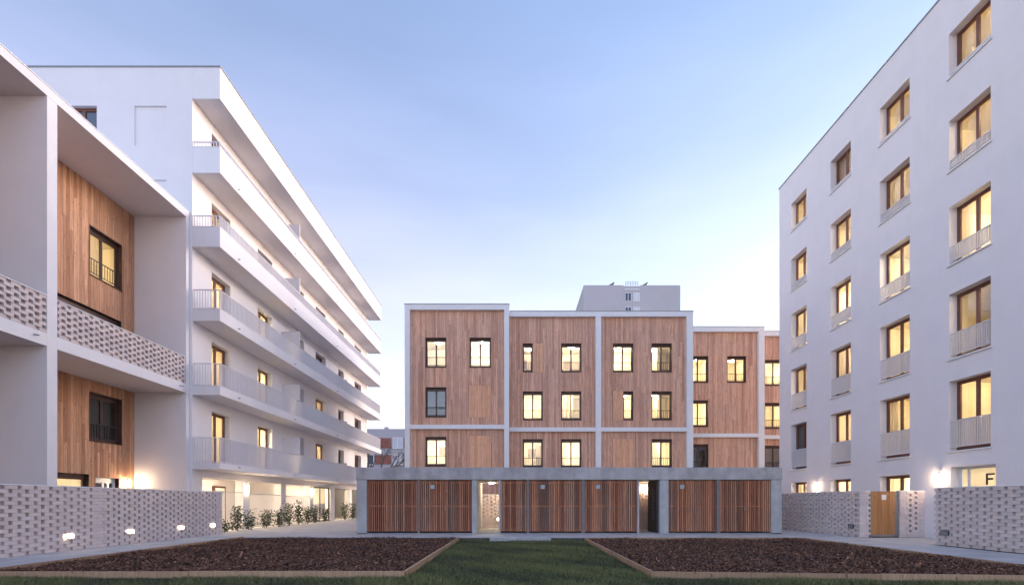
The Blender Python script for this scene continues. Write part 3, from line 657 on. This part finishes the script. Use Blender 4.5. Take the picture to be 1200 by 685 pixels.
# windows in the timber; the dark body behind is cut by each window's own lined box
def timber_window(parent, kind, p, h, lit, frame='frame', leaves=2, gh=.62, rw=None, white=False, rail='dark'):
    a, b, c, d = h
    w = window(parent, kind, p, a, b, c, d, .16, frame, leaves, lit, gh, rail, None, .1, rw, white)
    def mk():
        s = MB(); hw = (b-a)/2; hh = d-c; t = .012
        s.box(-hw, -hw+t, -.012, .16, 0, hh); s.box(hw-t, hw, -.012, .16, 0, hh); s.box(-hw+t, hw-t, -.012, .16, hh-.03, hh); s.box(-hw-.01, hw+.01, -.04, .16, -.02, 0)
        return s.mesh('reveal_lining', M['frame'])
    inst('reveal_lining', wmesh(('tl', round(b-a, 3), round(d-c, 3)), mk), w)
    return w
body = [o for o in C.objects if o.parent == LB and o.name.startswith('wall')][0]
bpy.data.objects.remove(body)
m = MB(); sheet(m, 'x-', XB, 5.4, 18.45, -.1, 12.12, hs, .2)
m.quad((-22, 5.4, -.1), (XB, 5.4, -.1), (XB, 5.4, 12.12), (-22, 5.4, 12.12)); m.quad((-22, 5.4, -.1), (-22, 18.45, -.1), (-22, 18.45, 12.12), (-22, 5.4, 12.12)); m.build('wall', M['dark'], LB)
for a, b, c, d, k in lh:
    if d-c > 1.9:
        window(LB, 'x-', XB+.03, a, b, c, d, .16, 'frame' if k < 2 else 'trim', 2, k == 1, 0, None, None, .1, rw=b-a+.4, white=(k == 2))
    else: timber_window(LB, 'x-', XB+.03, (a, b, c, d), k > 0, gh=.62)

# ------------------------------------------------------------------ timber clad houses at the back
def block(lab, X0, X1, Y, piers, bays, wins, shutters, Ytop=12.41, deep=11, left_wall=True):
    T = thing('timber_clad_house', lab, 'apartment building', ((X0+X1)/2, Y, 0), 0, 'timber clad houses behind the shed')
    m = MB()
    for a, b in piers: m.box(a, b, Y, Y+.35, -.1, Ytop-.3)
    m.box(X0, X1, Y-.003, Y+.35, Ytop-.3, Ytop)
    pr = m.build('white_frame', M['trim'], T)
    m = MB(); m.box(X0-.02, X1+.02, Y-.03, Y+.4, Ytop+.002, Ytop+.03); m.build('coping', M['coping'], T)
    led = MB(); cl = MB(); wl = MB(); Yw = Y+.2
    hs = [w[:4] for w in wins]
    for a, b in bays:
        led.box(a, b, Y+.004, Y+.35, 5.39, 5.63)
        cladding(cl, 'y', Yw, a, b, 2.86, 5.389, hs+[s for s in shutters]); cladding(cl, 'y', Yw, a, b, 5.631, Ytop-.3, hs+[s for s in shutters]); cladding(cl, 'y', Yw, a, b, 0, 2.85, hs)
        sheet(wl, 'y', Yw+.03, a, b, -.1, Ytop-.02, [h for h in hs if a <= h[0] < b], .1)
    led.build('ledge', M['trim'], T); cl.build('timber_cladding', M['clad'], T); wl.build('wall', M['dark'], T)
    m = MB(); m.quad((X0, Y+.35, -.1), (X0, Y+deep, -.1), (X0, Y+deep, Ytop), (X0, Y+.35, Ytop)); m.quad((X1, Y+.35, -.1), (X1, Y+deep, -.1), (X1, Y+deep, Ytop), (X1, Y+.35, Ytop))
    m.quad((X0, Y+deep, -.1), (X1, Y+deep, -.1), (X1, Y+deep, Ytop), (X0, Y+deep, Ytop)); m.quad((X0, Y+.3, Ytop-.02), (X1, Y+.3, Ytop-.02), (X1, Y+deep, Ytop-.02), (X0, Y+deep, Ytop-.02))
    m.build('side_wall', M['render'], T)
    for s in shutters:
        m = MB(); cladding(m, 'y', Yw-.012, s[0]+.01, s[1]-.01, s[2]+.01, s[3]-.01, bw=.085, splits=False); m.build('shutter', M['patch'], T)
        m = MB(); m.box(s[0]+.001, s[1]-.001, Yw+.012, Yw+.028, s[2], s[3]); m.build('shutter_backing', M['dark'], T)
    for w in wins:
        timber_window(T, 'y', Yw, w[:4], w[4], leaves=1 if w[1]-w[0] < .8 else 2, gh=.58, rw=min(2.3, (w[1]-w[0])+.9), white=(w[5] if len(w) > 5 else False))
    return T
Z1, Z2, Z3 = (8.92, 10.6), (6.09, 7.78), (3.3, 4.97)
def xw(a, b, Y): s = 567/Y; return (a-602)/s, (b-602)/s
def WN(a, b, Y, Z, lit=True, white=False): u = xw(a, b, Y); return (round(u[0], 3), round(u[1], 3), Z[0], Z[1], lit, white)
Y = 27.3
block('four storey larch clad house left of the others, nearest one with a shuttered window', -6.16, -.26, Y, [(-6.16, -5.87), (-.54, -.26)], [(-5.87, -.54)],
      [WN(497.8, 522.3, Y, Z1, True, True), WN(549.7, 575, Y, Z1, True, True), WN(497.8, 522.3, Y, Z2, False), WN(497.8, 522.3, Y, Z3)],
      [WN(548.5, 575.5, Y, (6.05, 7.9))[:4], WN(549.5, 575.5, Y, (2.9, 5.05))[:4]])
Y = 28.3
block('wide larch clad house of two equal bays in the middle of the row', -.255, 10.5, Y, [(4.79, 5.12), (10.13, 10.5)], [(-.25, 4.79), (5.12, 10.13)],
      [WN(612.7, 624, Y, Z1), WN(658, 681.8, Y, Z1), WN(612.7, 636.2, Y, Z2), WN(658, 681.8, Y, Z2), WN(612.7, 636.2, Y, Z3), WN(658, 681.8, Y, Z3),
       WN(719.2, 743, Y, Z1), WN(764.8, 788.6, Y, Z1), WN(731.5, 743, Y, Z2), WN(764.8, 788.6, Y, Z2), WN(764.8, 788.6, Y, Z3)],
      [WN(624.3, 637, Y, (8.88, 10.62))[:4], WN(718.5, 731.2, Y, (6.05, 7.82))[:4], WN(718.5, 743, Y, (2.9, 5.0))[:4]])
Y = 30.8
block('lower looking larch clad house set back beside the two bay one', 10.51, 15.97, Y, [(15.6, 15.97)], [(10.51, 15.6)],
      [WN(808.5, 831.4, Y, Z1), WN(854, 876, Y, Z1), WN(808.5, 831.4, Y, Z2), WN(808.5, 831.4, Y, Z3, False)], [])
Y = 31.6
block('farthest larch clad house, half hidden by the tall white block', 15.98, 21.6, Y, [(21.3, 21.6)], [(15.98, 21.3)],
      [WN(898.3, 920.5, Y, Z1), WN(898.3, 920.5, Y, Z2), WN(898.3, 920.5, Y, Z3, False)], [])

# ------------------------------------------------------------------ storage shed
SH = thing('storage_shed', 'long flat roofed shed with concrete slab roof and red brown slatted doors', 'shed', (2.2, 19.15, 0))
YS = 19.15
m = MB(); m.box(-6.23, 10.62, YS-.04, 22.6, 2.14, 2.63); bevel(m.build('roof_slab', M['concrete'], SH), .015)
m = MB(); m.box(-6.21, 10.6, YS, 22.5, .0, .03); m.build('floor_slab', M['kerb'], SH)
def xs(px): return (px-602)*YS/567
for a, b, y1 in ((418, 429.6, 22.45), (903.8, 916, 22.45)):
    m = MB(); m.box(xs(a), xs(b), YS, y1, .0, 2.139); m.build('end_wall', M['concrete_l'], SH)
for a, b, y1 in ((489, 492, 19.35), (553, 558.7, 22.4), (584.5, 586.5, 21.9), (617.3, 620.3, 19.35), (681.3, 685.5, 19.35), (747, 749, 21.0), (773, 783.5, 20.7), (839.9, 843.9, 19.35)):
    m = MB(); m.box(xs(a), xs(b), YS+.004, y1, .03, 2.139); m.build('post', M['post' if b-a < 4.5 and y1 < 20 else 'concrete_l'], SH)
m = MB(); m.box(xs(429.6), xs(553), 21.8, 21.9, .03, 2.139); m.box(xs(586.5), xs(747), 21.8, 21.9, .03, 2.139); m.box(xs(783.5), xs(903.8), 21.8, 21.9, .03, 2.139); m.build('back_wall', M['concrete_l'], SH)
bays = [(429.6, 489), (492, 553), (586.5, 617.3), (620.3, 681.3), (685.5, 747), (783.5, 839.9), (843.9, 903.8)]
for a, b in bays:
    a, b = xs(a), xs(b); n = 2 if b-a > 1.5 else 1
    for k in range(n):
        p, q = a+(b-a)*k/n+.004, a+(b-a)*(k+1)/n-.004
        m = MB(); zb = .10; zt = 2.12
        cnt = round((q-p)/.084); st = (q-p)/cnt
        for i in range(cnt):
            x = p+st*(i+.5); m.box(x-.0245, x+.0245, YS+.035, YS+.075+random.uniform(0, .004), zb, zt, random.choice((.05, .2, .4, .6, .8, .95)))
        d = m.build('slatted_door', M['slat'], SH)
        q_ = MB(); q_.box(p+.01, q-.01, YS+.03, YS+.045, 1.075, 1.09, .05)
        q_.build('mid_rail', M['slat'], d)
        r = MB()
        for z in (zb+.05, 1.12, zt-.1): r.box(p+.01, q-.01, YS+.078, YS+.11, z-.02, z+.02)
        r.box(p, p+.03, YS+.079, YS+.11, zb, zt); r.box(q-.03, q, YS+.079, YS+.11, zb, zt)
        r.build('door_frame', M['slat'], d)
        if k == 0:
            h = MB(); h.box(q-.04, q-.015, YS+.0, YS+.03, .95, 1.13); h.build('handle', M['steel'], d)
for px in (506.6, 636, 700.8, 799.5):
    m = MB(); x = xs(px); m.box(x-.085, x+.085, YS+.018, YS+.033, 1.78, 1.94); m.build('number_plate', M['plate'], SH)
# perforated anthracite panel in right passage (mail slots), faces the camera obliquely
t = thing('mailbox_panel', 'dark grey panel with a column of small pale slots in the right shed passage', 'mailbox panel', (xs(773), 19.3, 0))
m = MB(); sheet(m, 'x+', -.07, 0, 1.3, .04, 2.1, [(.5, .62, .55+k*.15, .60+k*.15) for k in range(9)], .02)
m.quad((-.07, 0, .04), (-.01, 0, .04), (-.01, 0, 2.1), (-.07, 0, 2.1)); m.quad((-.07, 1.3, .04), (-.01, 1.3, .04), (-.01, 1.3, 2.1), (-.07, 1.3, 2.1)); m.build('panel', M['mail'], t, local=True)
m = MB()
for k in range(9): m.box(-.052, -.045, .5, .62, .55+k*.15, .60+k*.15)
m.build('slots', M['room_w'], t, local=True)
t = thing('bulkhead_lamp', 'small bright lamp low on the right side of the left shed passage', 'lamp', (xs(584.5), 19.5, .57))
m = MB(); m.box(-.02, .0, -.06, .06, -.06, .06); m.build('back_plate', M['steel'], t, local=True)
m = MB(); m.box(-.07, -.02, -.045, .045, -.045, .045); m.build('lamp_glass', L_SPOT, t, local=True)
m = MB(); m.tube((xs(572), 22.2, 2.139), (xs(572), 22.2, 2.11), .09, .09, 14); m.build('ceiling_light', L_ARC, SH)  # added lamp, brightens the lattice wall behind the left passage

# ------------------------------------------------------------------ far tower and far brick building
T = thing('tower_block', 'tall plain grey block far behind with four small windows near its top', 'tower block', (17, 70, 0))
m = MB(); m.box(10.1, 24.1, 70, 82, -.1, 32.5); m.box(10.12, 15.9, 70.01, 81.9, 32.5, 32.62); m.box(18.3, 24.08, 70.01, 81.9, 32.5, 32.62); m.build('wall', M['tower'], T)
for (x0, x1), (z0, z1), mt in (((16.15, 16.95), (30.35, 31.45), 'shade'), ((17.35, 18.15), (30.35, 31.45), 'blind'), ((16.15, 16.95), (28.6, 29.4), 'shade'), ((17.35, 18.15), (28.6, 29.4), 'blind'),
                               ((16.15, 16.95), (26.0, 27.0), 'shade'), ((17.35, 18.15), (26.0, 27.0), 'shade')):
    m = MB(); m.box(x0, x1, 69.97, 69.99, z0, z1); w = m.build('window', M[mt], T)
    m = MB(); m.box(x0-.05, x0, 69.94, 69.995, z0, z1); m.box(x1, x1+.05, 69.94, 69.995, z0, z1); m.box(x0-.05, x1+.05, 69.94, 69.995, z0-.06, z0); m.box(x0-.05, x1+.05, 69.94, 69.995, z1, z1+.05); m.box((x0+x1)/2-.03, (x0+x1)/2+.03, 69.95, 69.968, z0, z1); m.build('frame', M['trim'], w)
m = MB(); m.box(16.0, 18.2, 69.9, 70.0, 31.9, 32.02); m.build('ledge', M['trim'], T)
for x in (14.1, 19.0):
    m = MB(); m.box(x, x+.5, 71, 71.5, 32.6, 33.0); m.build('chimney', M['tower'], T)
    m = MB(); a = len(m.v); m.v += [(x-.15, 70.9, 32.95), (x+.65, 70.9, 33.35), (x+.65, 71.6, 33.35), (x-.15, 71.6, 32.95), (x-.15, 70.9, 33.05), (x+.65, 70.9, 33.5), (x+.65, 71.6, 33.5), (x-.15, 71.6, 33.05)]
    m.f += [(0,3,2,1),(4,5,6,7),(0,1,5,4),(1,2,6,5),(2,3,7,6),(3,0,4,7)]; m.t += [0]*8; m.build('chimney_cowl', M['rail_d'], T)
m = MB()
for k in range(6): x = 16.2+k*.36; m.box(x-.025, x+.025, 70.1, 70.15, 32.5, 33.15)
for z in (32.85, 33.15): m.box(16.2, 18.0, 70.1, 70.15, z, z+.04)
m.build('roof_railing', M['steel'], T)
T = thing('brick_apartment_block', 'distant low building with red brick and white bands behind the bare tree', 'apartment building', (-20, 60, 0))
m = MB(); m.box(-34, -11.5, 60, 72, -.1, 10.35); m.build('wall', M['tower'], T)
for z0, z1 in ((7.95, 9.2), (5.95, 7.1), (3.4, 4.6), (.8, 2.0)):
    for x0, x1 in ((-33, -28.4), (-26.6, -22.2), (-20.6, -19), (-17.2, -15.2), (-13.6, -12.4)):
        m = MB(); m.box(x0, x1, 59.95, 59.99, z0, z1); m.build('brick_panel', M['redbrick'], T)
    for x0, x1 in ((-28.3, -26.7), (-22.1, -20.7), (-18.9, -17.3), (-15.0, -13.75)):
        m = MB(); m.box(x0, x1, 59.94, 59.99, z0, z1); w = m.build('window', M['blind' if (x0 > -16) else 'shade'], T)
        m = MB(); m.box(x0, x0+.09, 59.9, 59.938, z0, z1); m.box(x1-.09, x1, 59.9, 59.938, z0, z1); m.box(x0, x1, 59.9, 59.938, z1, z1+.09); m.box(x0, x1, 59.86, 59.938, z0-.09, z0); m.box((x0+x1)/2-.05, (x0+x1)/2+.05, 59.9, 59.938, z0, z1); m.build('frame', M['trim'], w)
for x in (-30, -23.5, -16.6, -12.8):
    m = MB(); m.box(x, x+.5, 62, 62.5, 10.35, 10.9); m.build('chimney', M['tower'], T)

# bare trees
def bare_tree(x, y, h, lab, seed):
    rd = random.Random(seed); T = thing('bare_tree', lab, 'tree', (x, y, 0), 0, 'bare trees by the distant brick building')
    tr = MB(); br = MB()
    def grow(mb, p, d, L, r, lev):
        q = p+d*L; tgt = tr if lev == 0 else br
        tgt.tube(p, q, r, r*.65, 6 if lev < 2 else 4, cap=False)
        if lev >= 6 or r < .008: return
        for i in range(3 if lev < 2 else rd.choice((2, 3))):
            nd = (d+Vector((rd.uniform(-.75, .75), rd.uniform(-.75, .75), rd.uniform(-.2, .5)))).normalized()
            grow(mb, p+d*L*rd.uniform(.7, 1), nd, L*rd.uniform(.62, .85), r*.66, lev+1)
    grow(tr, Vector((0, 0, -.1)), Vector((.03, .02, 1)), h*.28, .2, 0)
    tr.build('trunk', M['bark'], T, local=True); br.build('crown', M['bark'], T, local=True)
bare_tree(-13.9, 50, 9.5, 'bare leafless tree between the balcony block and the distant brick building', 3)
bare_tree(-12.4, 54, 7.5, 'smaller bare leafless tree in front of the distant brick building', 9)

# ------------------------------------------------------------------ shrubs along the arcade
def shrub(x, y, h, w, lab, seed):
    rd = random.Random(seed); T = thing('shrub', lab, 'shrub', (x, y, 0), 0, 'young shrubs planted along the arcade')
    st = MB(); lf = MB()
    for s in range(7):
        a = rd.uniform(0, 6.28); top = Vector((math.cos(a)*w*rd.uniform(.1, .6), math.sin(a)*w*rd.uniform(.1, .6), h*rd.uniform(.6, 1)))
        base = Vector((math.cos(a)*.05, math.sin(a)*.05, 0)); mid = (base+top)/2+Vector((rd.uniform(-.05, .05), rd.uniform(-.05, .05), 0))
        st.tube(base, mid, .008, .006, 5); st.tube(mid, top, .006, .003, 5)
        for k in range(int(62*h)):
            f = rd.uniform(.12, 1.03); p = base+(mid-base)*2*f if f < .5 else mid+(top-mid)*(2*f-1)
            p = p+Vector((rd.gauss(0, .11), rd.gauss(0, .11), rd.gauss(0, .03)))
            u = Vector((rd.gauss(0, 1), rd.gauss(0, 1), rd.gauss(.2, .6))).normalized(); v = u.orthogonal().normalized(); v = (v*math.cos(k)+u.cross(v)*math.sin(k))
            L = rd.uniform(.05, .095); B = L*.45; t = rd.random()*.9+.05
            q = p+u*L; lf.quad(tuple(p), tuple(p+u*L*.45+v*B), tuple(q), tuple(p+u*L*.45-v*B), t)
    st.build('stem', M['bark'], T, local=True); lf.build('foliage', M['leaf'], T, local=True)
sp = [(19.9, .5, .28, 'small shrub at the near end of the arcade beside the brick wall end'), (21.0, 1.1, .42, 'dense tall shrub in front of the first arcade fence'), (21.9, .9, .36, 'bushy shrub left of the nearer lit pillar'), (23.3, .95, .42, 'shrub just right of the nearer lit pillar'),
      (24.6, 1.05, .4, 'shrub in the middle of the second arcade fence'), (25.7, 1.25, .35, 'upright shrub in front of the pillar between the second and third fence'), (26.8, 1.35, .36, 'tallest shrub, just right of the unlit arcade pillar'),
      (28.0, 1.1, .42, 'broad shrub in front of the third arcade fence'), (29.1, 1.15, .35, 'shrub left of the lit pillar beside the glazed entrance'), (30.6, .95, .35, 'thin shrub before the left leaf of the glazed entrance'),
      (34.3, 1.3, .5, 'shrub in front of the grey bar screen past the glazed entrance'), (35.8, 1.2, .5, 'second shrub in front of the grey bar screen past the entrance')]
for i, (y, h, w, lab) in enumerate(sp): shrub(-11.95, y, h, w, lab, 40+i)
